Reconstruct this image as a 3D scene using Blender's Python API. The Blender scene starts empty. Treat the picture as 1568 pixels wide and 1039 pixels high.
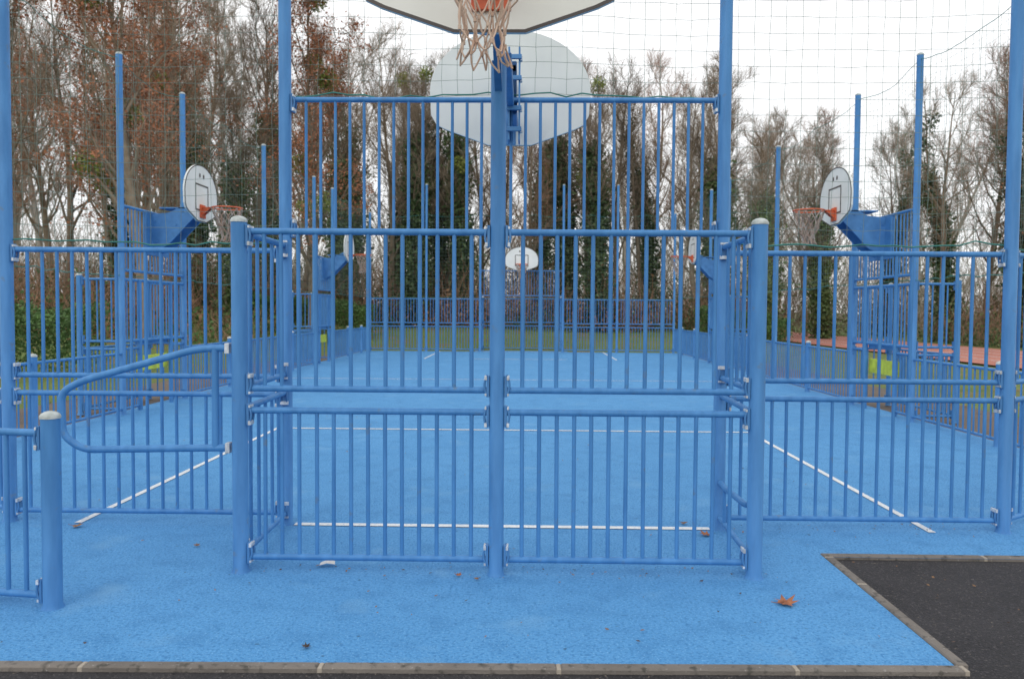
import bpy, math, random
import numpy as np
from mathutils import Vector, Matrix
R=math.radians
scene=bpy.context.scene
random.seed(3)

# ------------------------------------------------------------ materials
def mat(name,col,rough=.6,metal=0,var=.15,scale=6,col2=None,bump=0,bscale=40,spec=.5,detail=6,stretch=None,objrand=0,coords='Object',lo=.35,hi=.65,rust=None):
    m=bpy.data.materials.new(name); m.use_nodes=True
    nt=m.node_tree; N=nt.nodes; L=nt.links
    b=N['Principled BSDF']; b.inputs['Roughness'].default_value=rough; b.inputs['Metallic'].default_value=metal
    b.inputs['Specular IOR Level'].default_value=spec
    tc=N.new('ShaderNodeTexCoord'); mp=N.new('ShaderNodeMapping')
    L.new(tc.outputs[coords],mp.inputs[0])
    if stretch: mp.inputs['Scale'].default_value=stretch
    no=N.new('ShaderNodeTexNoise'); no.inputs['Scale'].default_value=scale; no.inputs['Detail'].default_value=detail
    L.new(mp.outputs[0],no.inputs['Vector'])
    cr=N.new('ShaderNodeValToRGB'); L.new(no.outputs['Fac'],cr.inputs[0])
    c2=col2 if col2 else tuple(c*(1-var) for c in col)
    c1=col if col2 else tuple(min(1,c*(1+var)) for c in col)
    cr.color_ramp.elements[0].position=lo; cr.color_ramp.elements[1].position=hi
    cr.color_ramp.elements[0].color=(*c2,1); cr.color_ramp.elements[1].color=(*c1,1)
    out=cr.outputs[0]
    if objrand:
        oi=N.new('ShaderNodeObjectInfo'); hs=N.new('ShaderNodeHueSaturation')
        mr=N.new('ShaderNodeMapRange'); mr.inputs[3].default_value=1-objrand; mr.inputs[4].default_value=1+objrand
        L.new(oi.outputs['Random'],mr.inputs[0]); L.new(mr.outputs[0],hs.inputs['Value']); L.new(out,hs.inputs['Color']); out=hs.outputs[0]
    if rust:
        n3=N.new('ShaderNodeTexNoise'); n3.inputs['Scale'].default_value=rust[0]; n3.inputs['Detail'].default_value=8
        L.new(tc.outputs[coords],n3.inputs['Vector'])
        mr=N.new('ShaderNodeMapRange');mr.inputs[1].default_value=rust[1];mr.inputs[2].default_value=rust[2];L.new(n3.outputs['Fac'],mr.inputs[0])
        mx=N.new('ShaderNodeMix');mx.data_type='RGBA';L.new(mr.outputs[0],mx.inputs[0]);L.new(out,mx.inputs[6]);mx.inputs[7].default_value=(*rust[3],1);out=mx.outputs[2]
    L.new(out,b.inputs['Base Color'])
    if bump:
        n2=N.new('ShaderNodeTexNoise'); n2.inputs['Scale'].default_value=bscale; n2.inputs['Detail'].default_value=4
        L.new(tc.outputs[coords],n2.inputs['Vector'])
        bp=N.new('ShaderNodeBump'); bp.inputs['Strength'].default_value=bump; bp.inputs['Distance'].default_value=.01
        L.new(n2.outputs['Fac'],bp.inputs['Height']); L.new(bp.outputs[0],b.inputs['Normal'])
    return m

def layered(name,base,specks,rough=.85,bump=.4,bscale=180,dist=.004):
    m=bpy.data.materials.new(name); m.use_nodes=True
    nt=m.node_tree;N=nt.nodes;L=nt.links;b=N['Principled BSDF'];b.inputs['Roughness'].default_value=rough
    b.inputs['Specular IOR Level'].default_value=.3
    tc=N.new('ShaderNodeTexCoord')
    def noise(s,d=5):
        n=N.new('ShaderNodeTexNoise');n.inputs['Scale'].default_value=s;n.inputs['Detail'].default_value=d
        L.new(tc.outputs['Object'],n.inputs['Vector']);return n.outputs['Fac']
    cr=N.new('ShaderNodeValToRGB');L.new(noise(base[2]),cr.inputs[0])
    cr.color_ramp.elements[0].position=.35;cr.color_ramp.elements[1].position=.65
    cr.color_ramp.elements[0].color=(*base[0],1);cr.color_ramp.elements[1].color=(*base[1],1)
    out=cr.outputs[0]
    for c,s,lo,hi in specks:
        mr=N.new('ShaderNodeMapRange');mr.inputs[1].default_value=lo;mr.inputs[2].default_value=hi
        L.new(noise(s,3),mr.inputs[0])
        mx=N.new('ShaderNodeMix');mx.data_type='RGBA';L.new(mr.outputs[0],mx.inputs[0])
        L.new(out,mx.inputs[6]);mx.inputs[7].default_value=(*c,1);out=mx.outputs[2]
    L.new(out,b.inputs['Base Color'])
    bp=N.new('ShaderNodeBump');bp.inputs['Strength'].default_value=bump;bp.inputs['Distance'].default_value=dist
    L.new(noise(bscale,3),bp.inputs['Height']);L.new(bp.outputs[0],b.inputs['Normal'])
    return m

M={}
M['blue']=mat('blue_paint',(.080,.265,.565),rough=.5,spec=.35,col2=(.055,.205,.465),scale=3,detail=8,stretch=(6,6,1),bump=.05,bscale=60,rust=(14,.64,.76,(.11,.20,.33)))
M['blue2']=mat('blue_paint_plate',(.078,.25,.53),rough=.5,col2=(.055,.19,.42),scale=8)
M['galv']=mat('galvanised_steel',(.58,.62,.66),rough=.45,metal=.3,var=.25,scale=30)
M['cap']=mat('post_cap_plastic',(.54,.58,.57),rough=.5,col2=(.38,.42,.40),scale=30)
M['board']=mat('board_white',(.84,.84,.80),rough=.4,col2=(.75,.75,.70),scale=3,detail=8)
M['boardback']=mat('board_back',(.80,.83,.80),rough=.5,col2=(.72,.75,.73),scale=3,detail=8)
M['edge']=mat('board_border',(.07,.055,.05),rough=.5)
M['orange']=mat('rim_orange',(.75,.15,.05),rough=.4,col2=(.58,.09,.03),scale=14)
M['rope']=mat('net_rope',(.64,.50,.40),rough=.9,col2=(.52,.34,.25),scale=9)
M['rope2']=mat('net_rope_weathered',(.50,.42,.36),rough=.9,col2=(.30,.20,.15),scale=9)
M['net']=mat('ball_net_cord',(.19,.26,.22),rough=.8)
M['netrope']=mat('net_border_rope',(.05,.22,.18),rough=.8)
M['yellow']=mat('yellow_green_panel',(.50,.58,.05),rough=.5,var=.2,scale=10)
M['court']=layered('blue_rubber',((.090,.300,.595),(.108,.335,.64),.9),
    [((.066,.240,.50),5,.50,.80),((.050,.215,.47),62,.50,.66),((.19,.44,.72),95,.57,.70),((.05,.20,.44),28,.60,.76),((.17,.38,.62),2.1,.60,.85),((.035,.10,.18),19,.70,.78)],rough=.85,bump=1,bscale=80,dist=.008)
M['line']=layered('white_line_paint',((.70,.72,.72),(.80,.81,.80),4),[((.36,.50,.66),45,.56,.70)],bump=.5)
M['asph']=layered('asphalt',((.030,.028,.030),(.046,.043,.045),2),[((.12,.11,.11),90,.58,.70),((.012,.012,.013),70,.58,.7),((.24,.20,.16),40,.70,.75)],rough=.75,bump=1,bscale=100,dist=.012)
M['path']=layered('path_asphalt',((.12,.10,.085),(.17,.14,.115),.8),[((.20,.12,.06),9,.6,.66)],bump=.5)
M['kerb']=layered('concrete_edging',((.16,.142,.125),(.23,.205,.18),3),[((.08,.075,.065),22,.55,.7),((.32,.30,.28),60,.64,.75)],bump=1,bscale=120)
M['mortar']=layered('edging_joint',((.38,.33,.27),(.44,.39,.32),9),[],bump=1,bscale=120)
M['ground']=layered('grass_ground',((.11,.17,.04),(.16,.23,.06),.35),[((.22,.15,.07),1.1,.54,.68),((.25,.15,.07),14,.58,.66),((.05,.09,.02),30,.5,.62)],bump=1,bscale=30)
M['track']=layered('red_track',((.43,.17,.125),(.49,.21,.16),.5),[((.34,.13,.10),6,.55,.7)])
M['bark']=mat('bark',(.25,.195,.14),rough=.95,col2=(.15,.115,.082),scale=3,objrand=.35)
M['barkhaze']=mat('bark_far_haze',(.40,.36,.32),rough=1,col2=(.30,.27,.235),scale=1,objrand=.15)  # paler than near bark: distance haze painted into the far trees' colour
M['twig']=mat('twig',(.31,.24,.175),rough=.95,col2=(.21,.16,.115),scale=.8,objrand=.3)
M['twigred']=mat('twig_red',(.37,.215,.14),rough=.95,col2=(.24,.14,.095),scale=.8,objrand=.25)
M['ivy']=mat('ivy_leaf',(.080,.130,.045),rough=.6,col2=(.034,.060,.022),scale=1.6,objrand=.3)
M['ivy2']=mat('ivy_leaf_light',(.16,.23,.075),rough=.6,col2=(.07,.115,.04),scale=1.6,objrand=.25)
M['rust']=mat('rust_leaf',(.44,.18,.09),rough=.8,col2=(.27,.11,.06),scale=1.2)
M['mist']=mat('mistletoe_leaf',(.27,.32,.06),rough=.7,col2=(.16,.19,.035),scale=2)
M['hedge']=mat('hedge_leaf',(.10,.19,.05),rough=.7,col2=(.04,.085,.022),scale=2)
M['brownleaf']=mat('brown_leaf',(.30,.165,.085),rough=.8,col2=(.16,.09,.045),scale=3)
M['leaforange']=mat('dry_leaf',(.42,.16,.07),rough=.7,col2=(.25,.09,.04),scale=30)
M['leafdark']=mat('dark_leaf',(.06,.045,.04),rough=.8)
M['paper']=mat('paper_scrap',(.75,.73,.68),rough=.8)

# ------------------------------------------------------------ mesh builder
class MB:
    def __init__(s,name,T=None):
        s.name=name;s.v=[];s.f=[];s.mi=[];s.sm=[];s.mats=[];s.T=T or Matrix.Identity(4)
    def m(s,k):
        if k not in s.mats: s.mats.append(k)
        return s.mats.index(k)
    def add(s,vs,fs,k,smooth=False):
        o=len(s.v);T=s.T
        s.v+= [tuple(T@Vector(v)) for v in vs]
        mi=s.m(k)
        for f in fs: s.f.append(tuple(i+o for i in f));s.mi.append(mi);s.sm.append(smooth)
    def tube(s,pts,r,k='blue',n=10,caps=True,closed=False):
        pts=[Vector(p) for p in pts];N=len(pts)
        rs=r if isinstance(r,(list,tuple)) else [r]*N
        vs=[];prev=None
        for i,p in enumerate(pts):
            if closed: d=pts[(i+1)%N]-pts[i-1]
            else: d=pts[min(i+1,N-1)]-pts[max(i-1,0)]
            d.normalize()
            if prev is None:
                a=Vector((0,0,1)) if abs(d.z)<.9 else Vector((1,0,0))
                u=d.cross(a).normalized()
            else: u=(prev-d*prev.dot(d)).normalized()
            prev=u;w=d.cross(u)
            for j in range(n):
                t=2*math.pi*j/n;vs.append(p+(u*math.cos(t)+w*math.sin(t))*rs[i])
        fs=[];M_=N if closed else N-1
        for i in range(M_):
            for j in range(n):
                a=i*n+j;b=i*n+(j+1)%n;i2=(i+1)%N
                fs.append((a,b,i2*n+(j+1)%n,i2*n+j))
        s.add(vs,fs,k,True)
        if caps and not closed:
            s.add([vs[j] for j in range(n)],[tuple(range(n))[::-1]],k)
            s.add([vs[(N-1)*n+j] for j in range(n)],[tuple(range(n))],k)
    def box(s,c,d,k,rz=0,rx=0):
        x,y,z=[q/2 for q in d];mt=Matrix.Rotation(rz,3,'Z')@Matrix.Rotation(rx,3,'X')
        b=min(x,y,z)*.25
        vs=[];
        for zz,ii in ((-z,b),(-z+b,0),(z-b,0),(z,b)):
            for sx,sy in ((-1,-1),(1,-1),(1,1),(-1,1)):
                vs.append(mt@Vector((sx*(x-ii),sy*(y-ii),zz))+Vector(c))
        fs=[(3,2,1,0),(12,13,14,15)]
        for l in range(3):
            for j in range(4):
                a=l*4+j;bb=l*4+(j+1)%4;fs.append((a,bb,bb+4,a+4))
        s.add(vs,fs,k)
    def prism(s,poly,off,k):
        n=len(poly);off=Vector(off);P=[Vector(p) for p in poly]
        vs=P+[p+off for p in P]
        fs=[tuple(range(n))[::-1],tuple(range(n,2*n))]+[(i,(i+1)%n,n+(i+1)%n,n+i) for i in range(n)]
        s.add(vs,fs,k)
    def post(s,x,y,h,r=.045,cap=True,n=16,k='blue',z0=-.01):
        s.tube([(x,y,z0),(x,y,z0+.012),(x,y,z0+.03),(x,y,h)],[r*1.3,r*1.2,r,r],k,n,True)
        if cap:
            s.tube([(x,y,h),(x,y,h+.012),(x,y,h+.024),(x,y,h+.033),(x,y,h+.037)],[r*1.07,r*1.07,r*.9,r*.55,r*.15],'cap',n,True)
    def obj(s):
        me=bpy.data.meshes.new(s.name);me.from_pydata(s.v,[],s.f)
        for k in s.mats: me.materials.append(M[k])
        me.polygons.foreach_set('material_index',s.mi);me.polygons.foreach_set('use_smooth',s.sm);me.update()
        o=bpy.data.objects.new(s.name,me);scene.collection.objects.link(o);return o

def rounded(pts,r,seg=5):
    P=[Vector(p) for p in pts];out=[P[0]]
    for i in range(1,len(P)-1):
        a,b,c=P[i-1],P[i],P[i+1]
        d1=(a-b).normalized();d2=(c-b).normalized()
        rr=min(r,(a-b).length*.45,(c-b).length*.45)
        s=b+d1*rr;e=b+d2*rr
        for k in range(seg+1):
            t=k/seg;out.append(s*(1-t)**2+b*2*t*(1-t)+e*t*t)
    out.append(P[-1]);return out

def panel(mb,a,b,z0,z1,near=True,inset=.045,sp=.1013,rr=.019,br=.0118,clips=True,off=0):
    a=Vector((a[0],a[1],0));b=Vector((b[0],b[1],0));d=b-a;L=d.length;d.normalize()
    nrm=Vector((-d.y,d.x,0))
    A=a+d*inset+nrm*off;B=b-d*inset+nrm*off;l=(B-A).length
    nn=10 if near else 5;nb=8 if near else 4
    for z in (z0,z1):
        mb.tube([A+Vector((0,0,z)),B+Vector((0,0,z))],rr,'blue',nn)
        if clips:
            ang=math.atan2(d.y,d.x)
            sgn=-1 if z==z1 else 1
            for E,sd in ((A,1),(B,-1)):
                q=E+d*sd*.006
                mb.box((q.x,q.y,z+sgn*.022),(.014,.046,.12),'blue2',ang)
                if near:
                    g=[]
                    for t in range(9):
                        u=t/8
                        g.append((E+d*sd*(.010+.016*math.sin(u*math.pi))+Vector((0,0,z+sgn*(-.030+.115*u)))))
                    mb.tube([p-nrm*.021 for p in g],.0065,'blue2',6)
                    mb.tube([p+nrm*.021 for p in g],.0065,'blue2',6)
                    q=E+d*sd*.018
                    mb.box((q.x,q.y,z+sgn*.070),(.014,.062,.024),'galv',ang)
                    mb.box((q.x,q.y,z-sgn*.024),(.010,.056,.014),'galv',ang)
    n=max(1,round(l/sp)-1);st=l/(n+1)
    for i in range(n):
        q=A+d*st*(i+1)+Vector((random.gauss(0,.0014),0,0))
        mb.tube([(q.x,q.y,z0+.005),(q.x+random.gauss(0,.0012),q.y,z1-.005)],br,'blue',nb,False)

# ------------------------------------------------------------ hoop
def outline(zb):
    pts=[(-.16,zb),(.16,zb),(.48,zb+.115),(.55,zb+.15),(.59,zb+.22)]
    for i in range(0,25):
        t=math.pi*i/24
        pts.append((.6*math.cos(t),zb+.40+.45*math.sin(t)))
    pts+=[(-.59,zb+.22),(-.55,zb+.15),(-.48,zb+.115)]
    return pts
def hoop(T,zb=2.80,seed=1,rope=.0035,drop=.5,hasnet=True,wide=1.0,rimz=.21,rk='rope'):
    mb=MB('basketball_hoop',T)
    ol=[(x*wide,z) for x,z in outline(zb)]
    cx,cz=0,zb+.42
    mb.prism([(x,-.012,z) for x,z in ol],(0,.024,0),'boardback')
    mb.prism([(cx+(x-cx)*.985,.013,cz+(z-cz)*.985) for x,z in ol],(0,.003,0),'board')
    def ring(s0,s1,y):
        n=len(ol);vs=[(cx+(x-cx)*s0,y,cz+(z-cz)*s0) for x,z in ol]+[(cx+(x-cx)*s1,y,cz+(z-cz)*s1) for x,z in ol]
        mb.add(vs,[(i,(i+1)%n,n+(i+1)%n,n+i) for i in range(n)],'edge')
    ring(1.004,.968,.0185)
    for a,b in (((-.225,zb+.17),(.225,zb+.17)),((-.225,zb+.55),(.225,zb+.55)),((-.225,zb+.17),(-.225,zb+.55)),((.225,zb+.17),(.225,zb+.55))):
        w=.012;x0,x1=min(a[0],b[0])-w,max(a[0],b[0])+w;z0,z1=min(a[1],b[1])-w,max(a[1],b[1])+w
        yy=.0185 if a[1]==b[1] else .0205
        mb.add([(x0,yy,z0),(x1,yy,z0),(x1,yy,z1),(x0,yy,z1)],[(0,1,2,3)],'edge')
    for sx in (-1,1):
        mb.add([(sx*.07+.028*math.cos(t*math.pi/4),.0195,zb+.69+.036*math.sin(t*math.pi/4)) for t in range(8)],[tuple(range(8))],'edge')
    zr=zb+rimz;yc=.40
    mb.box((0,.03,zr-.055),(.17,.022,.20),'orange')
    mb.prism([(-.05,.04,zr+.01),(-.05,.17,zr-.005),(-.05,.04,zr-.11)],(.012,0,0),'orange')
    mb.prism([(.038,.04,zr+.01),(.038,.17,zr-.005),(.038,.04,zr-.11)],(.012,0,0),'orange')
    mb.box((0,.11,zr+.004),(.12,.16,.012),'orange')
    nr=32
    mb.tube([(.225*math.cos(2*math.pi*i/nr),yc+.225*math.sin(2*math.pi*i/nr),zr) for i in range(nr)],.011,'orange',8,closed=True)
    rg=random.Random(seed);K=12
    prof=[(0,.225),(.1*drop/.5,.192),(.19*drop/.5,.150),(.28*drop/.5,.112),(.37*drop/.5,.090),(.44*drop/.5,.088),(.51*drop/.5,.105)]
    nodes=[]
    for l,(dz,r) in enumerate(prof if hasnet else []):
        row=[]
        for k in range(K):
            t=2*math.pi*(k+(l%2)*.5)/K
            j=(.012 if l else 0)
            row.append(Vector((r*math.cos(t)+rg.gauss(0,j),yc+r*math.sin(t)+rg.gauss(0,j),zr-dz+rg.gauss(0,j))))
        nodes.append(row)
    for l in range(len(nodes)-1):
        for k in range(K):
            a=nodes[l][k]
            for o in ((0,-1) if l%2==0 else (0,1)):
                b=nodes[l+1][(k+o)%K]
                mid=(a+b)/2+Vector((0,0,-.008))+Vector((rg.gauss(0,.004),rg.gauss(0,.004),0))
                mb.tube([a,mid,b],rope,rk,5,False)
            if l: mb.tube([a+Vector((0,0,.008)),a-Vector((0,0,.010))],rope*1.9,rk,5)
    mb.box((0,-.02,zb+.28),(.09,.014,.56),'blue2')
    for z in (zb+.05,zb+.2,zb+.38,zb+.5):
        mb.box((.0,-.034,z),(.022,.014,.022),'galv')
    return mb.obj()

def rotz(x,y,a): return Matrix.Translation((x,y,0))@Matrix.Rotation(a,4,'Z')

YG=5.40; YB=4.41; YC=16.9
def goal_end(T,near):
    g=MB('multisport_goal_frame',T); n=18 if near else 8
    for x in (-1.46,1.46): g.post(x,YB,1.985,.0445,n=n)
    g.post(0,YB,2.86,.0430,cap=False,n=n)
    g.box((0,YB,2.868),(.075,.075,.014),'blue2')
    for a,b in ((-1.46,0),(0,1.46)):
        panel(g,(a,YB),(b,YB),.088,.925,near)
        panel(g,(a,YB),(b,YB),1.05,1.935,near)
    for s in (-1,1):
        panel(g,(s*1.46,YB),(s*1.5,YG),1.05,1.935,near,sp=.14)
        if s<0: panel(g,(s*1.46,YB),(s*1.5,YG),.088,.925,near,sp=.14)
        else:
            g.tube([(1.46,YB+.05,.925),(1.5,YG-.05,.925)],.019,'blue',8)
            g.tube(rounded([(1.5,YG-.05,.33),(1.49,YG-.22,.33),(1.47,YB+.2,.36),(1.465,YB+.05,.42)],.06),.019,'blue',8)
            g.tube([(1.5,YG-.05,.088),(1.465,YB+.05,.088)],.017,'blue',8)
            g.tube([(1.49,YG-.20,.088),(1.49,YG-.20,.33)],.0125,'blue',8)
        g.post(s*1.5,YG,6.0,.043,n=n)
    panel(g,(-1.5,YG),(1.5,YG),2.03,2.93,near,sp=.1,br=.0105,rr=.018)
    for i in range(30):
        x=-1.45+i*.1
        g.box((x,YG-.022,2.052),(.012,.012,.03),'blue2')
    # basket support head
    g.box((0,YB+.0,2.93),(.05,.06,.14),'blue2')
    g.box((0,YB-.30,2.985),(.06,.62,.06),'blue2')
    g.prism([(-.02,YB-.03,2.7),(-.02,YB-.03,2.96),(-.02,YB-.5,2.96)],(.04,0,0),'blue2')
    g.box((.045,YG-.42,2.90),(.05,1.15,.06),'blue2')
    g.box((.06,YG+.28,2.90),(.06,.50,.07),'blue2')
    g.box((.06,YG+.28,3.16),(.04,.46,.05),'blue2')
    g.box((.06,YG+.08,3.03),(.05,.06,.36),'blue2')
    for dx in (.035,.105):
        g.box((dx,YG+.02,2.96),(.012,.16,.62),'blue2')
    for z in (2.72,2.86,3.06,3.20):
        g.box((.07,YG-.07,z),(.10,.02,.03),'blue2')
        g.box((.118,YG-.02,z),(.014,.03,.03),'galv')
    g.obj()
    for s in (-1,1):
        f=MB('metal_bar_fence',T)
        f.post(s*3.45,YG,6.0,.043,n=n)
        a,b=(s*1.5,s*3.45)
        panel(f,(a,YG),(b,YG),.082,.905,near)
        panel(f,(a,YG),(b,YG),1.03,1.90,near)
        if near:
            e=(s*4.5,YG+.75)
            f.post(e[0],e[1],1.95,.043,n=n)
            panel(f,(s*3.45,YG),e,.082,.905,near); panel(f,(s*3.45,YG),e,1.03,1.90,near)
            e2=(s*5.5,YG+1.5);
            panel(f,e,e2,.082,.905,near)
        else:
            f.post(s*5.5,YG,5.0,.043,n=n)
            panel(f,(b,YG),(s*5.5,YG),.082,.905,near)
            panel(f,(b,YG),(s*5.5,YG),1.03,1.90,near)
        f.obj()
goal_end(None,True)
goal_end(Matrix.Translation((0,2*YC,0))@Matrix.Diagonal((1,-1,1,1)),False)

hoop(rotz(-.02,3.74,math.pi),zb=2.80,seed=4,rope=.0042,wide=1.06,rimz=.25)
hoop(rotz(.03,5.93,0),zb=2.735,seed=5,hasnet=False)
hoop(rotz(0,2*YC-5.93,math.pi),zb=2.9,seed=6,rope=.008,rk='rope2')

b=MB('tubular_access_barrier')
b.tube(rounded([(-1.52,YB,1.275),(-1.62,YB,1.275),(-1.72,YB,1.265),(-2.36,YB,1.085),(-2.485,YB,1.02),(-2.48,YB,.77),(-2.36,YB,.69),(-1.52,YB,.71)],.06),.0205,'blue',12)
b.tube([(-1.60,YB,1.27),(-1.60,YB,.71)],.0205,'blue',12)
for z in (1.275,.71): b.box((-1.525,YB,z),(.025,.05,.06),'galv')
b.obj()
b=MB('low_bar_barrier')
b.post(-2.20,3.84,.95,.045,n=18)
panel(b,(-2.20,3.84),(-3.6,4.03),.06,.875,True)
b.post(-3.6,4.03,.95,.045,n=18)
b.obj()

# ------------------------------------------------------------ side fences & units
ys=[6.9+2*i for i in range(11)]
for s in (-1,1):
    X=s*5.5
    f=MB('low_side_fence')
    for y in ys:
        if y in (10.9,12.9,20.9,22.9) or abs(y-16.9)<.01: f.post(X,y,5.0,.045,n=10)
        else: f.post(X,y,.93,.045,n=10)
    yy=[6.9]+ys[1:]+[28.4]
    for y0,y1 in zip(yy[:-1],yy[1:]):
        if abs(y0-10.9)<.1 or abs(y0-20.9)<.1: continue
        panel(f,(X,y0),(X,y1),.08,.86,False,clips=False,sp=.11)
    f.obj()
    for y0 in (10.9,20.9):
        u=MB('side_basket_goal_unit')
        a=(X,y0);c=(X,y0+2);X2=s*6.1
        panel(u,a,c,2.03,2.93,False,rr=.022,br=.012)
        panel(u,a,c,1.03,1.90,False,rr=.024,br=.012)
        u.tube([(X,y0+.5,0),(X,y0+.5,1.9)],.035,'blue',8)
        u.tube([(X,y0+1.5,0),(X,y0+1.5,1.9)],.035,'blue',8)
        panel(u,(X,y0),(X,y0+.5),.08,.92,False);panel(u,(X,y0+1.5),(X,y0+2),.08,.92,False)
        for q in (y0,y0+2):
            u.post(X2,q,1.95,.04,n=8)
            panel(u,(X,q),(X2,q),.08,.92,False); panel(u,(X,q),(X2,q),1.03,1.90,False)
        panel(u,(X2,y0),(X2,y0+2),.08,.92,False)
        u.box((s*5.56,y0+1,.68),(.02,.95,.22),'yellow')
        u.box((s*5.56,y0+1,.98),(.03,1.0,.06),'blue2')
        for dy in (-.16,.16):
            u.prism([(s*4.83,y0+1+dy-.01,3.12),(s*4.83,y0+1+dy-.01,2.86),(s*5.22,y0+1+dy-.01,2.45),(s*5.52,y0+1+dy-.01,2.30),(s*5.52,y0+1+dy-.01,2.90),(s*5.2,y0+1+dy-.01,2.93)],(0,.02,0),'blue2')
            for (gx,gz_) in ((5.0,2.95),(5.1,2.75),(5.4,2.5),(5.42,2.8)):
                u.box((s*gx,y0+1+dy-.014,gz_),(.03,.012,.03),'blue2')
        u.box((s*5.47,y0+1,2.60),(.03,.7,.62),'blue2')
        u.box((s*5.1,y0+1,3.0),(.50,.34,.02),'blue2')
        u.obj()
        hoop(rotz(s*4.79,y0+1,math.pi/2*s),zb=2.81,seed=int(10+y0+s),rope=.0075,rk='rope2')

# ------------------------------------------------------------ ball-stop nets
def net(name,P0,U,V,nu,nv,r,seed,sagtop=0):
    rg=np.random.default_rng(seed)
    u=np.linspace(0,1,nu+1);v=np.linspace(0,1,nv+1)
    P0,U,V=map(np.array,(P0,U,V))
    nrm=np.cross(U,V);nrm=nrm/np.linalg.norm(nrm)
    G=P0+u[:,None,None]*U+v[None,:,None]*V
    G=G+rg.normal(0,.0028,G.shape)
    ph=rg.uniform(0,6,3)
    Lu=np.linalg.norm(U)
    w=(np.sin(u*Lu*1.9+ph[0])*.03+np.sin(u*Lu*4.3+ph[1])*.015)[:,None]*np.ones((1,nv+1))
    G=G+w[...,None]*nrm
    sag=-(np.abs(np.sin(u*Lu/2*math.pi))*sagtop)[:,None]*v[None,:]
    G[...,2]+=sag+(np.sin(u*Lu*3+ph[2])*.008)[:,None]
    def mk(nm,lines,rad,m):
        cu=bpy.data.curves.new(nm,'CURVE');cu.dimensions='3D';cu.bevel_depth=rad;cu.bevel_resolution=0;cu.resolution_u=1
        for L_ in lines:
            sp=cu.splines.new('POLY');sp.points.add(len(L_)-1)
            sp.points.foreach_set('co',np.concatenate([L_,np.ones((len(L_),1))],1).ravel())
        cu.materials.append(M[m]);o=bpy.data.objects.new(nm,cu);scene.collection.objects.link(o);return o
    o=mk(name,[G[i] for i in range(nu+1)]+[G[:,j] for j in range(nv+1)],r,'net')
    B0=G[:,0].copy();B0[:,2]+=rg.normal(0,.010,nu+1)
    e=mk('border_rope',[B0,G[:,-1]],.005,'netrope');e.parent=o
net('ball_stop_net',(-1.5,YG+.05,2.97),(3,0,0),(0,0,3),28,28,.0014,1)
net('ball_stop_net',(-3.45,YG+.05,1.96),(1.95,0,0),(0,0,4),18,36,.0014,2)
net('ball_stop_net',(1.5,YG+.05,1.96),(1.95,0,0),(0,0,4),18,36,.0014,3)
net('ball_stop_net',(3.45,YG+.05,1.96),(2.05,1.45,0),(0,0,3.6),21,30,.0014,9)
net('ball_stop_net',(-3.45,YG+.05,1.96),(-2.05,1.45,0),(0,0,3.6),21,30,.0014,10)
net('ball_stop_net',(-5.52,6.9,1.95),(0,21.5,0),(0,0,3.0),180,25,.0015,4,.12)
net('ball_stop_net',(5.52,6.9,1.95),(0,21.5,0),(0,0,3.0),180,25,.0015,5,.12)
net('ball_stop_net',(-5.5,28.45,1.95),(11,0,0),(0,0,3.0),92,25,.0016,6,.1)

# ------------------------------------------------------------ ground
def sheet(name,poly,z,k):
    me=bpy.data.meshes.new(name);me.from_pydata([(x,y,z) for x,y in poly],[],[tuple(range(len(poly)))])
    me.materials.append(M[k]);o=bpy.data.objects.new(name,me);scene.collection.objects.link(o);return o
def hgt(x,y):
    a=max(0,min(1,(y-29)/13));l=max(0,min(1,(-x-7)/8))*max(0,min(1,(y-20)/12))
    flat=max(0,min(1,(x-9)/3))
    return -.035+ a*.8*(1-flat)+ l*.8 + (.12*math.sin(x*.4)*math.sin(y*.3) if (abs(x)>9 or y>32) else 0)*min(1,max(0,max((abs(x)-9)/4,(y-32)/4)))*(1-flat)
xs=[-600,-300,-120]+[i*2 for i in range(-40,41)]+[120,300,600]
yv=[-200,-60,-20]+[i*2 for i in range(-5,50)]+[140,300,900]
vs=[(x,y,hgt(x,y) if abs(x)<=80 and y<140 else .4) for y in yv for x in xs]
nx=len(xs)
fs=[(j*nx+i,j*nx+i+1,(j+1)*nx+i+1,(j+1)*nx+i) for j in range(len(yv)-1) for i in range(nx-1)]
me=bpy.data.meshes.new('grass_ground');me.from_pydata(vs,[],fs);me.materials.append(M['ground'])
for p in me.polygons:p.use_smooth=True
o=bpy.data.objects.new('grass_ground',me);scene.collection.objects.link(o)
sheet('path',[(-7.4,4),(7.4,4),(7.4,28.8),(-7.4,28.8)],-.024,'path')
sheet('asphalt',[(-9,-6),(9,-6),(9,5.1),(-9,5.1)],-.016,'asph')
sheet('blue_court_surface',[(-9,3.09),(2.0,3.32),(2.0,4.80),(9,4.80),(9,5.35),(5.7,7.2),(5.7,28.5),(1.7,28.5),(1.7,29.5),(-1.7,29.5),(-1.7,28.5),(-5.7,28.5),(-5.7,7.2),(-9,5.35)],0,'court')
tr=sheet('running_track',[(13.6,5),(20.0,5),(20.0,75),(13.6,75)],.02,'track')
for x in (14.9,16.2,17.5,18.8): sheet('track_lane_line',[(x,5),(x+.06,5),(x+.06,75),(x,75)],.026,'line').parent=tr
k=MB('concrete_edging_kerb')
def kerbrun(a,b,w=.055):
    a=Vector((*a,0));b=Vector((*b,0));L=(b-a).length;d=(b-a).normalized();ang=math.atan2(d.y,d.x);t=.0
    while t<L-.05:
        l=min(1.0,L-t)-.02
        c=a+d*(t+l/2)
        k.box((c.x,c.y,-.022),(l,w,.06),'kerb',ang)
        c=a+d*(t+l+.01)
        k.box((c.x,c.y,-.024),(.0195,w*.96,.058),'mortar',ang)
        t+=l+.02
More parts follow.
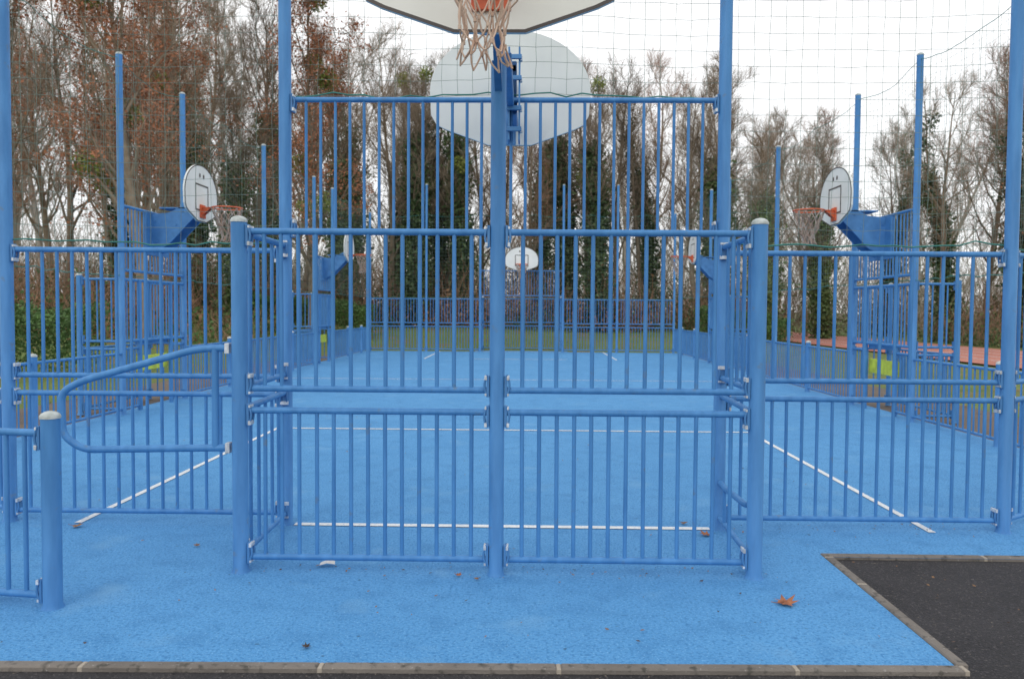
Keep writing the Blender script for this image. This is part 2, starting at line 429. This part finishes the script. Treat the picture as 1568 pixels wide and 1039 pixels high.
kerbrun((-7.68,3.085),(2.03,3.29)); kerbrun((2.03,3.325),(2.03,4.80)); kerbrun((2.0,4.83),(9,4.83))
k.obj()
L=MB('court_markings')
def ln(x0,y0,x1,y1): L.add([(x0,y0,.005),(x1,y0,.005),(x1,y1,.005),(x0,y1,.005)],[(0,1,2,3)],'line')
for (ya,yb) in ((5.36,9.80),(33.8-9.8,33.8-5.36)):
    for s in (-1,1): ln(s*2.95-.025,ya+.0,s*2.95+.025,yb-.07)
    ln(-2.98,yb-.055,2.98,yb)
    ln(-1.44,ya,1.44,ya+.065)
ln(-5.4,16.88,5.4,16.92)
L.obj()

# ------------------------------------------------------------ vegetation helpers
def np_obj(name,V,F,mi,mats,smooth=False):
    me=bpy.data.meshes.new(name)
    V=np.asarray(V,dtype=np.float32);
    me.vertices.add(len(V));me.vertices.foreach_set('co',V.ravel())
    F=np.asarray(F,dtype=np.int32)
    me.loops.add(F.size);me.loops.foreach_set('vertex_index',F.ravel())
    me.polygons.add(len(F));me.polygons.foreach_set('loop_start',np.arange(0,F.size,4,dtype=np.int32))
    try: me.polygons.foreach_set('loop_total',np.full(len(F),4,dtype=np.int32))
    except Exception: pass
    me.polygons.foreach_set('material_index',np.asarray(mi,dtype=np.int32))
    for k_ in mats: me.materials.append(M[k_])
    me.update(calc_edges=True);me.validate()
    return me
def unit(a): return a/np.maximum(np.linalg.norm(a,axis=-1,keepdims=True),1e-9)
def ribbons(rg,P,D,Ln,W,bend=.35):
    n=len(P);D=unit(D);side=unit(np.cross(D,rg.normal(size=(n,3))))
    D2=unit(D+rg.normal(0,bend,(n,3)))
    p1=P+D*(Ln*.5)[:,None];p2=p1+D2*(Ln*.5)[:,None];W=W[:,None]/2
    V=np.stack([P-side*W,P+side*W,p1-side*W*.75,p1+side*W*.75,p2-side*W*.35,p2+side*W*.35],1).reshape(-1,3)
    b=np.arange(n)[:,None]*6
    F=np.concatenate([b+[0,1,3,2],b+[2,3,5,4]],0)
    return V,F
def leaves(rg,P,S):
    n=len(P);a=unit(rg.normal(size=(n,3)));c=unit(np.cross(a,rg.normal(size=(n,3))))
    S=S[:,None]/2
    V=np.stack([P-a*S,P-c*S*.6,P+a*S,P+c*S*.6],1).reshape(-1,3)
    F=np.arange(n)[:,None]*4+np.array([0,1,2,3])
    return V,F
def tree_mesh(name,seed,H=14,spread=1.0,bark='bark',twig='twig',ivy=0,ivyk='ivy',rust=0,mist=0,base=.22,fine=4,tw=1.0,n1=22,n2=8,n3_=5,ivyw=1.0,ivyh=.70):
    rg=np.random.default_rng(seed);rd=random.Random(seed)
    tubes=[];l3P=[];l3D=[];l3L=[]
    up=np.array([0,0,1.])
    def path(p,d,L_,n,wob,trop):
        pts=[p];dd=d
        for i in range(n):
            dd=dd+rg.normal(0,wob,3)+up*trop;dd=dd/np.linalg.norm(dd)
            p=p+dd*L_/n;pts.append(p)
        return np.array(pts)
    def dirn(pts,t):
        i=min(int(t*(len(pts)-1)),len(pts)-2);f=t*(len(pts)-1)-i
        return pts[i]*(1-f)+pts[i+1]*f,unit(pts[i+1]-pts[i])
    def side(d,ang):
        q=unit(np.cross(d,rg.normal(size=3)));return d*math.cos(ang)+q*math.sin(ang)
    r0=H*.0125
    forks=rd.choice([1,1,2])
    trunks=[]
    for _ in range(forks):
        d=np.array([rg.normal(0,.06*forks),rg.normal(0,.06*forks),1.])
        trunks.append(path(np.array([rg.normal(0,.25)*(forks-1),rg.normal(0,.25)*(forks-1),-.2]),d,H*.93,11,.045,.02))
    for tp in trunks:
        tubes.append((tp,r0,.08,7))
        for k_ in range(int(n1/forks)+3):
            t=base+(1-base)*(k_+rd.random())/(n1/forks+3)
            t=min(t,.99);p,d=dirn(tp,t)
            L1=H*.34*spread*(1.12-.75*t)*rd.uniform(.6,1.15)
            b1=path(p,side(d,rd.uniform(.4,.9)),L1,6,.13,.13)
            tubes.append((b1,r0*(1-t*.8)*.5,.12,5))
            for j in range(n2):
                t2=.2+.8*(j+rd.random())/(n2+.01);p2,d2=dirn(b1,t2)
                L2=L1*.46*(1.15-.6*t2)*rd.uniform(.6,1.2)
                b2=path(p2,side(d2,rd.uniform(.35,.9)),L2,4,.16,.10)
                tubes.append((b2,max(.011,r0*.16*(1-t*.6)),.25,4))
                for m_ in range(n3_):
                    t3=.15+.85*(m_+rd.random())/(n3_+.01);p3,d3=dirn(b2,t3)
                    l3P.append(p3);l3D.append(side(d3,rd.uniform(.3,.8))+up*.15);l3L.append(L2*rd.uniform(.4,.8)+.12)
    V=[];F=[];o_=0
    for pts,ra,rt,ns in tubes:
        N_=len(pts);tt=np.linspace(0,1,N_);rr=ra*(1-(1-rt)*tt)
        D=unit(np.gradient(pts,axis=0));a=np.array([1,.3,.1]) ;u=unit(np.cross(D,a));w=np.cross(D,u)
        an=np.arange(ns)*2*math.pi/ns
        ringv=pts[:,None]+ (u[:,None]*np.cos(an)[None,:,None]+w[:,None]*np.sin(an)[None,:,None])*rr[:,None,None]
        V.append(ringv.reshape(-1,3))
        i=np.arange(N_-1)[:,None]*ns;j=np.arange(ns)[None,:];j2=(j+1)%ns
        F.append(np.stack([i+j,i+j2,i+ns+j2,i+ns+j],-1).reshape(-1,4)+o_);o_+=N_*ns
    mi=[np.zeros(sum(len(f) for f in F),int)]
    l3P=np.array(l3P);l3D=np.array(l3D);l3L=np.array(l3L);n3=len(l3P)
    def addvf(v,f,m_):
        nonlocal o_
        V.append(v);F.append(f+o_);o_+=len(v);mi.append(np.full(len(f),m_))
    v,f=ribbons(rg,l3P,l3D,l3L,np.full(n3,.018*tw));addvf(v,f,1)
    idx=rg.integers(0,n3,n3*fine);t=rg.uniform(.15,.95,n3*fine)
    P4=l3P[idx]+unit(l3D[idx])*(l3L[idx]*t)[:,None];D4=unit(l3D[idx])+rg.normal(0,.5,(n3*fine,3))+up*.2
    v,f=ribbons(rg,P4,D4,rg.uniform(.2,.6,n3*fine),np.full(n3*fine,.0095*tw));addvf(v,f,1)
    mats=[bark,twig]
    if ivy:
        mats.append(ivyk);n=int(4600*ivy)
        tp=trunks[0];hh=rg.beta(1.0,1.1,n)*ivyh
        ii=np.clip(hh*(len(tp)-1),0,len(tp)-1.01);i0=ii.astype(int);fr=(ii-i0)[:,None]
        c=tp[i0]*(1-fr)+tp[i0+1]*fr
        az=rg.uniform(0,2*math.pi,n)
        lump=.55+.45*np.sin(hh*40+3*np.sin(az*2+seed))+.3*np.sin(hh*17+az)
        rad=ivyw*(.20+.66*np.abs(rg.normal(0,.55,n)))*(.55+lump*.6)*(1-.5*hh)
        P=c+np.stack([np.cos(az)*rad,np.sin(az)*rad,rg.normal(0,.15,n)],1)
        v,f=leaves(rg,P,rg.uniform(.14,.30,n));addvf(v,f,len(mats)-1)
        big=[b for b in tubes if b[3]==5][:12]
        for pts,_,_,_ in big:
            m_=130;t=rg.uniform(0,.6,m_)*(len(pts)-1);i0=t.astype(int);fr=(t-i0)[:,None]
            P=pts[i0]*(1-fr)+pts[i0+1]*fr+rg.normal(0,.22,(m_,3))
            v,f=leaves(rg,P,rg.uniform(.1,.22,m_));addvf(v,f,len(mats)-1)
    if rust:
        mats.append('rust');n=int(6000*rust)
        wgt=rg.random(n3)**4;wgt/=wgt.sum()
        idx=rg.choice(n3,n,p=wgt);P=l3P[idx]+unit(l3D[idx])*(l3L[idx]*rg.uniform(.2,1,n))[:,None]+rg.normal(0,.16,(n,3))
        v,f=leaves(rg,P,rg.uniform(.07,.16,n));addvf(v,f,len(mats)-1)
    for _ in range(mist):
        if 'mist' not in mats: mats.append('mist')
        b1=[b for b in tubes if b[3]==5];q=b1[rd.randrange(len(b1))][0][4]
        n=420;D=unit(rg.normal(size=(n,3)));P=q+D*(rg.random(n)**.5*.5)[:,None]
        v,f=leaves(rg,P,rg.uniform(.08,.16,n));addvf(v,f,mats.index('mist'))
    return np_obj(name,np.concatenate(V),np.concatenate(F),np.concatenate(mi),mats)

TM={}
TM['a']=tree_mesh('bare_tree_a',11,14,.95)
TM['b']=tree_mesh('bare_tree_b',22,14,.85,twig='twigred')
TM['c']=tree_mesh('bare_tree_c',33,14,.85,ivy=1.0,base=.3)
TM['d']=tree_mesh('bare_tree_d',44,14,.8,ivy=1.5,mist=2,base=.3,ivyw=1.25,ivyh=.78)
TM['e']=tree_mesh('bare_tree_e',55,14,.85,ivy=1.5,ivyk='ivy2',base=.3,ivyw=1.35)
TM['f']=tree_mesh('far_tree_a',66,14,1.0,bark='barkhaze',twig='barkhaze',tw=1.7,fine=3,n1=20,n2=7)
TM['g']=tree_mesh('far_tree_b',77,14,.95,bark='barkhaze',twig='barkhaze',tw=1.7,fine=3,n1=20,n2=7)
TM['r']=tree_mesh('rust_tree_a',88,17,.95,twig='twigred',rust=1.9,mist=7,base=.15)
TM['s']=tree_mesh('rust_tree_b',99,16,1.0,twig='twig',rust=.8,mist=3,base=.2)
def place(key,x,y,h,rot,name='bare_tree'):
    o=bpy.data.objects.new(name,TM[key]);scene.collection.objects.link(o)
    s=h/14 if key not in 'rs' else h/16.5
    o.location=(x,y,hgt(x,y)-.05);o.rotation_euler=(0,0,rot);o.scale=(s,s,s)
rd=random.Random(5)
def top(px):
    t=[(-1.0,.42),(-.32,.40),(-.27,.345),(-.16,.33),(-.02,.32),(.1,.325),(.25,.32),(.30,.275),(.47,.26),(.52,.31),(.62,.36),(1.2,.36)]
    for (a,ha),(b_,hb) in zip(t[:-1],t[1:]):
        if a<=px<=b_: return ha+(hb-ha)*(px-a)/(b_-a)
    return .36
for x,k_,dy in ((-20.5,'b',1),(-17.2,'c',1),(-13.6,'a',-1),(-9.6,'e',0),(-7.2,'a',2),(-5.6,'d',-1),(-4.3,'c',2),(-2.9,'d',1),(-1.7,'b',3),(.4,'b',0),(2.2,'d',2),(3.6,'d',-1),(5.0,'a',1),(6.6,'c',2),(8.8,'a',0),(10.6,'e',2),(11.8,'e',-1),(13.0,'e',1),(17.0,'e',5),(22.3,'c',2),(25.0,'c',0)):
    y=40+dy;h=1.0+top(x/y)*y*rd.uniform(.88,1.03)
    place(k_,x,y,h,rd.uniform(0,6.28),'ivy_tree' if k_ in 'cde' else 'bare_tree')
x=-34
while x<36:
    y=rd.uniform(46,53);h=1.0+top(x/y)*y*rd.uniform(.88,1.02)
    place(rd.choice('abcabde'),x,y,h,rd.uniform(0,6.28));x+=rd.uniform(2.4,3.8)
x=-46
while x<50:
    y=rd.uniform(60,74);h=1.0+top(x/y)*y*rd.uniform(.85,1.0)
    place(rd.choice('fg'),x,y,h,rd.uniform(0,6.28));x+=rd.uniform(2.8,4.6)
place('r',-12.2,25.5,16.5,.4,'rust_leaved_tree')
place('r',-8.9,33,15.0,2.6,'rust_leaved_tree')
place('s',-17.5,26,17,1.9,'rust_leaved_tree')
place('s',-14.6,31,16,5.0,'rust_leaved_tree')
place('b',-17,34,16,2.0)
place('e',-12.6,34,11,1.0,'ivy_tree')
place('s',21.3,32,13.5,3.3,'rust_leaved_tree')
place('c',23.0,36,13,.3,'ivy_tree')

def thicket(name,seed,xr,yr,nr,nl,hmax,km,lk,hs=2.2,w=.03):
    rg=np.random.default_rng(seed)
    def gz(x,y): return np.array([hgt(a,b_) if b_<130 else .4 for a,b_ in zip(x,y)])
    x=rg.uniform(*xr,nr);y=rg.uniform(*yr,nr)
    clump=.45+.55*np.abs(np.sin(x*.55+1.3*np.sin(x*.21)+seed))
    z=gz(x,y)+rg.uniform(0,1,nr)**1.6*hmax*.6*clump
    P=np.stack([x,y,z],1);D=np.stack([rg.normal(0,.45,nr),rg.normal(0,.3,nr),np.ones(nr)],1)
    V1,F1=ribbons(rg,P,D,rg.uniform(.5,1,nr)*hmax*.5*clump,rg.uniform(.4,1,nr)*w)
    x=rg.uniform(*xr,nl);y=rg.uniform(*yr,nl);clump=.35+.65*np.abs(np.sin(x*.9+seed)*np.sin(x*.33+y*.5))
    z=gz(x,y)+np.abs(rg.normal(0,.45,nl))*hs*clump
    V2,F2=leaves(rg,np.stack([x,y,z],1),rg.uniform(.08,.24,nl))
    mi=np.concatenate([np.zeros(len(F1),int),1+(np.sin(V2[::4,0]*.8+seed)+rg.normal(0,.6,nl)>0).astype(int)])
    me=np_obj(name,np.concatenate([V1,V2]),np.concatenate([F1,F2+len(V1)]),mi,[km]+lk)
    o=bpy.data.objects.new(name,me);scene.collection.objects.link(o)
thicket('undergrowth_thicket',1,(-34,13),(38,43),8000,26000,4.2,'twigred',['brownleaf','ivy'],3.0,.026)
thicket('undergrowth_thicket',5,(20.8,36),(34,43),4000,9000,4.0,'twigred',['ivy2','ivy'],2.8,.026)
thicket('undergrowth_thicket',2,(-45,45),(48,58),9000,20000,6.5,'twig',['ivy2','ivy'],5.0,.04)
thicket('distant_woodland',3,(-90,95),(78,100),16000,14000,15,'barkhaze',['barkhaze','brownleaf'],10,.11)
thicket('undergrowth_thicket',4,(-30,-9.5),(26,35),3000,9000,2.5,'twigred',['brownleaf','hedge'],2.0,.02)

def hedge(name,x0,x1,y0,y1,h,n,seed,k='hedge'):
    rg=np.random.default_rng(seed)
    x=rg.uniform(x0,x1,n);y=rg.uniform(y0,y1,n);z=rg.beta(1.6,.8,n)*h*(1+.06*np.sin(x*3)+.06*np.sin(y*2.1))+rg.normal(0,.03,n)
    z+=np.array([hgt(a,b_) for a,b_ in zip(x,y)])
    V,F=leaves(rg,np.stack([x,y,z],1),rg.uniform(.05,.12,n))
    me=np_obj(name,V,F,np.zeros(len(F),int),[k]);o=bpy.data.objects.new(name,me);scene.collection.objects.link(o)
hedge('clipped_hedge',-22,-9.9,17.5,19.0,1.5,28000,1)
hedge('clipped_hedge',-12.5,-6.4,33,34.4,1.4,14000,2)
hedge('clipped_hedge',8,12.4,36,37,1.2,7000,4)

rg=np.random.default_rng(8)
n=9000;x=rg.uniform(-26,30,n);y=rg.uniform(5,38,n);keep=(((np.abs(x)>6.4)|(y>29.6))&((x<13.5)|(x>20)));x,y=x[keep],y[keep];n=len(x)
z=np.array([hgt(a,b_) for a,b_ in zip(x,y)])+.03
a=rg.uniform(0,6.28,n);s=rg.uniform(.04,.10,n)/2
V=np.stack([np.stack([x+s*np.cos(a+q*math.pi/2),y+s*np.sin(a+q*math.pi/2),z+rg.uniform(-.004,.02,n)],1) for q in range(4)],1).reshape(-1,3)
me=np_obj('fallen_leaves',V,np.arange(n)[:,None]*4+np.array([0,1,2,3]),np.zeros(n,int),['brownleaf'])
scene.collection.objects.link(bpy.data.objects.new('fallen_leaves',me))
n=300;x=rg.uniform(-4,3.6,n);y=3.4+rg.random(n)**1.6*12
x[:110]=rg.uniform(-1.5,3.3,110);y[:110]=rg.normal(4.42,.08,110)+(x[:110]>1.6)*1.0
x[110:150]=rg.uniform(2.1,4.2,40);y[110:150]=rg.uniform(3.3,4.75,40)
a=rg.uniform(0,6.28,n);s=rg.uniform(.004,.015,n)
V=np.stack([np.stack([x+s*(1 if q%2 else .5)*np.cos(a+q*math.pi/2),y+s*(1 if q%2 else .5)*np.sin(a+q*math.pi/2),.008+rg.uniform(0,.008,n)-.014*((x>2.06)&(y<4.78))],1) for q in range(4)],1).reshape(-1,3)
me=np_obj('leaf_debris',V,np.arange(n)[:,None]*4+np.array([0,1,2,3]),rg.integers(0,3,n),['brownleaf','leafdark','brownleaf'])
scene.collection.objects.link(bpy.data.objects.new('leaf_debris',me))
def maple(x,y,s,k,rot,zc=.0):
    mb=MB('fallen_leaf',Matrix.Translation((x,y,.006))@Matrix.Rotation(rot,4,'Z'))
    vs=[(0,0,.012)];rad=[1,.45,.85,.4,.75,.35,.5,.3,.5,.35,.75,.4,.85,.45]
    for i,r in enumerate(rad):
        t=2*math.pi*i/14;rr=r*s;vs.append((rr*math.cos(t),rr*math.sin(t),.004+(.35*rr if i in (0,2,12,5) else .1*rr)*(1+.4*math.sin(i*5))))
    mb.add(vs,[(0,1+i,1+(i+1)%14) for i in range(14)],k)
    mb.tube([(0,0,.012),(-s*.6,s*.1,.012),(-s*.95,s*.25,.02)],.0015,k,4)
    mb.obj()
maple(1.50,4.0,.085,'leaforange',.6);maple(1.38,5.22,.06,'leaforange',2.2);maple(-.21,4.36,.028,'leaforange',1)
maple(-.80,3.40,.03,'leafdark',2);maple(-1.9,4.85,.03,'brownleaf',2);maple(1.28,5.5,.035,'brownleaf',0);maple(-2.9,5.25,.05,'brownleaf',0.4)
maple(-.1,4.3,.02,'brownleaf',3)
p=MB('paper_scrap',Matrix.Translation((-.99,4.52,.01))@Matrix.Rotation(.1,4,'Z'))
p.add([(-.045,-.02,0),(.0,-.024,.014),(.045,-.018,.004),(.04,.022,.012),(0,.018,.022),(-.042,.02,.006)],[(0,1,4,5),(1,2,3,4)],'paper');p.obj()

# ------------------------------------------------------------ light
w=bpy.data.worlds.new('World');scene.world=w;w.use_nodes=True
nt=w.node_tree;N=nt.nodes;LK=nt.links;bg=N['Background']
sky=N.new('ShaderNodeTexSky');sky.sky_type='NISHITA';sky.sun_disc=False;sky.sun_elevation=R(38);sky.sun_rotation=R(200)
mx=N.new('ShaderNodeMix');mx.data_type='RGBA';mx.inputs[0].default_value=.92
tc=N.new('ShaderNodeTexCoord');no=N.new('ShaderNodeTexNoise');no.inputs['Scale'].default_value=1.6;no.inputs['Detail'].default_value=5
LK.new(tc.outputs['Generated'],no.inputs['Vector'])
cr=N.new('ShaderNodeValToRGB');cr.color_ramp.elements[0].color=(.93,.95,.98,1);cr.color_ramp.elements[1].color=(1,1,1,1)
cr.color_ramp.elements[0].position=.3;cr.color_ramp.elements[1].position=.6
LK.new(no.outputs['Fac'],cr.inputs[0])
ml=N.new('ShaderNodeVectorMath');ml.operation='SCALE';ml.inputs['Scale'].default_value=12.6
LK.new(cr.outputs[0],ml.inputs[0])
LK.new(sky.outputs[0],mx.inputs[6]);LK.new(ml.outputs[0],mx.inputs[7]);LK.new(mx.outputs[2],bg.inputs['Color'])
bg.inputs['Strength'].default_value=.1
sd=bpy.data.lights.new('sun','SUN');sd.energy=.5;sd.angle=R(25);sd.color=(1,.97,.93)
so=bpy.data.objects.new('sun',sd);scene.collection.objects.link(so);so.rotation_euler=(R(52),0,R(-20))

# ------------------------------------------------------------ camera
cd=bpy.data.cameras.new('camera');cam=bpy.data.objects.new('camera',cd);scene.collection.objects.link(cam)
cd.lens=18;cd.sensor_width=23.5;cd.clip_end=3000;cd.clip_start=.05
mt=Matrix.Rotation(R(1.0),4,'Z')@Matrix.Rotation(R(90-2.12),4,'X')@Matrix.Rotation(R(.38),4,'Z')
cam.matrix_world=Matrix.Translation((.16,0,1.5))@mt
cd.dof.use_dof=True;cd.dof.focus_distance=4.8;cd.dof.aperture_fstop=2.0
scene.camera=cam
scene.view_settings.view_transform='Standard';scene.view_settings.look='None';scene.view_settings.exposure=0
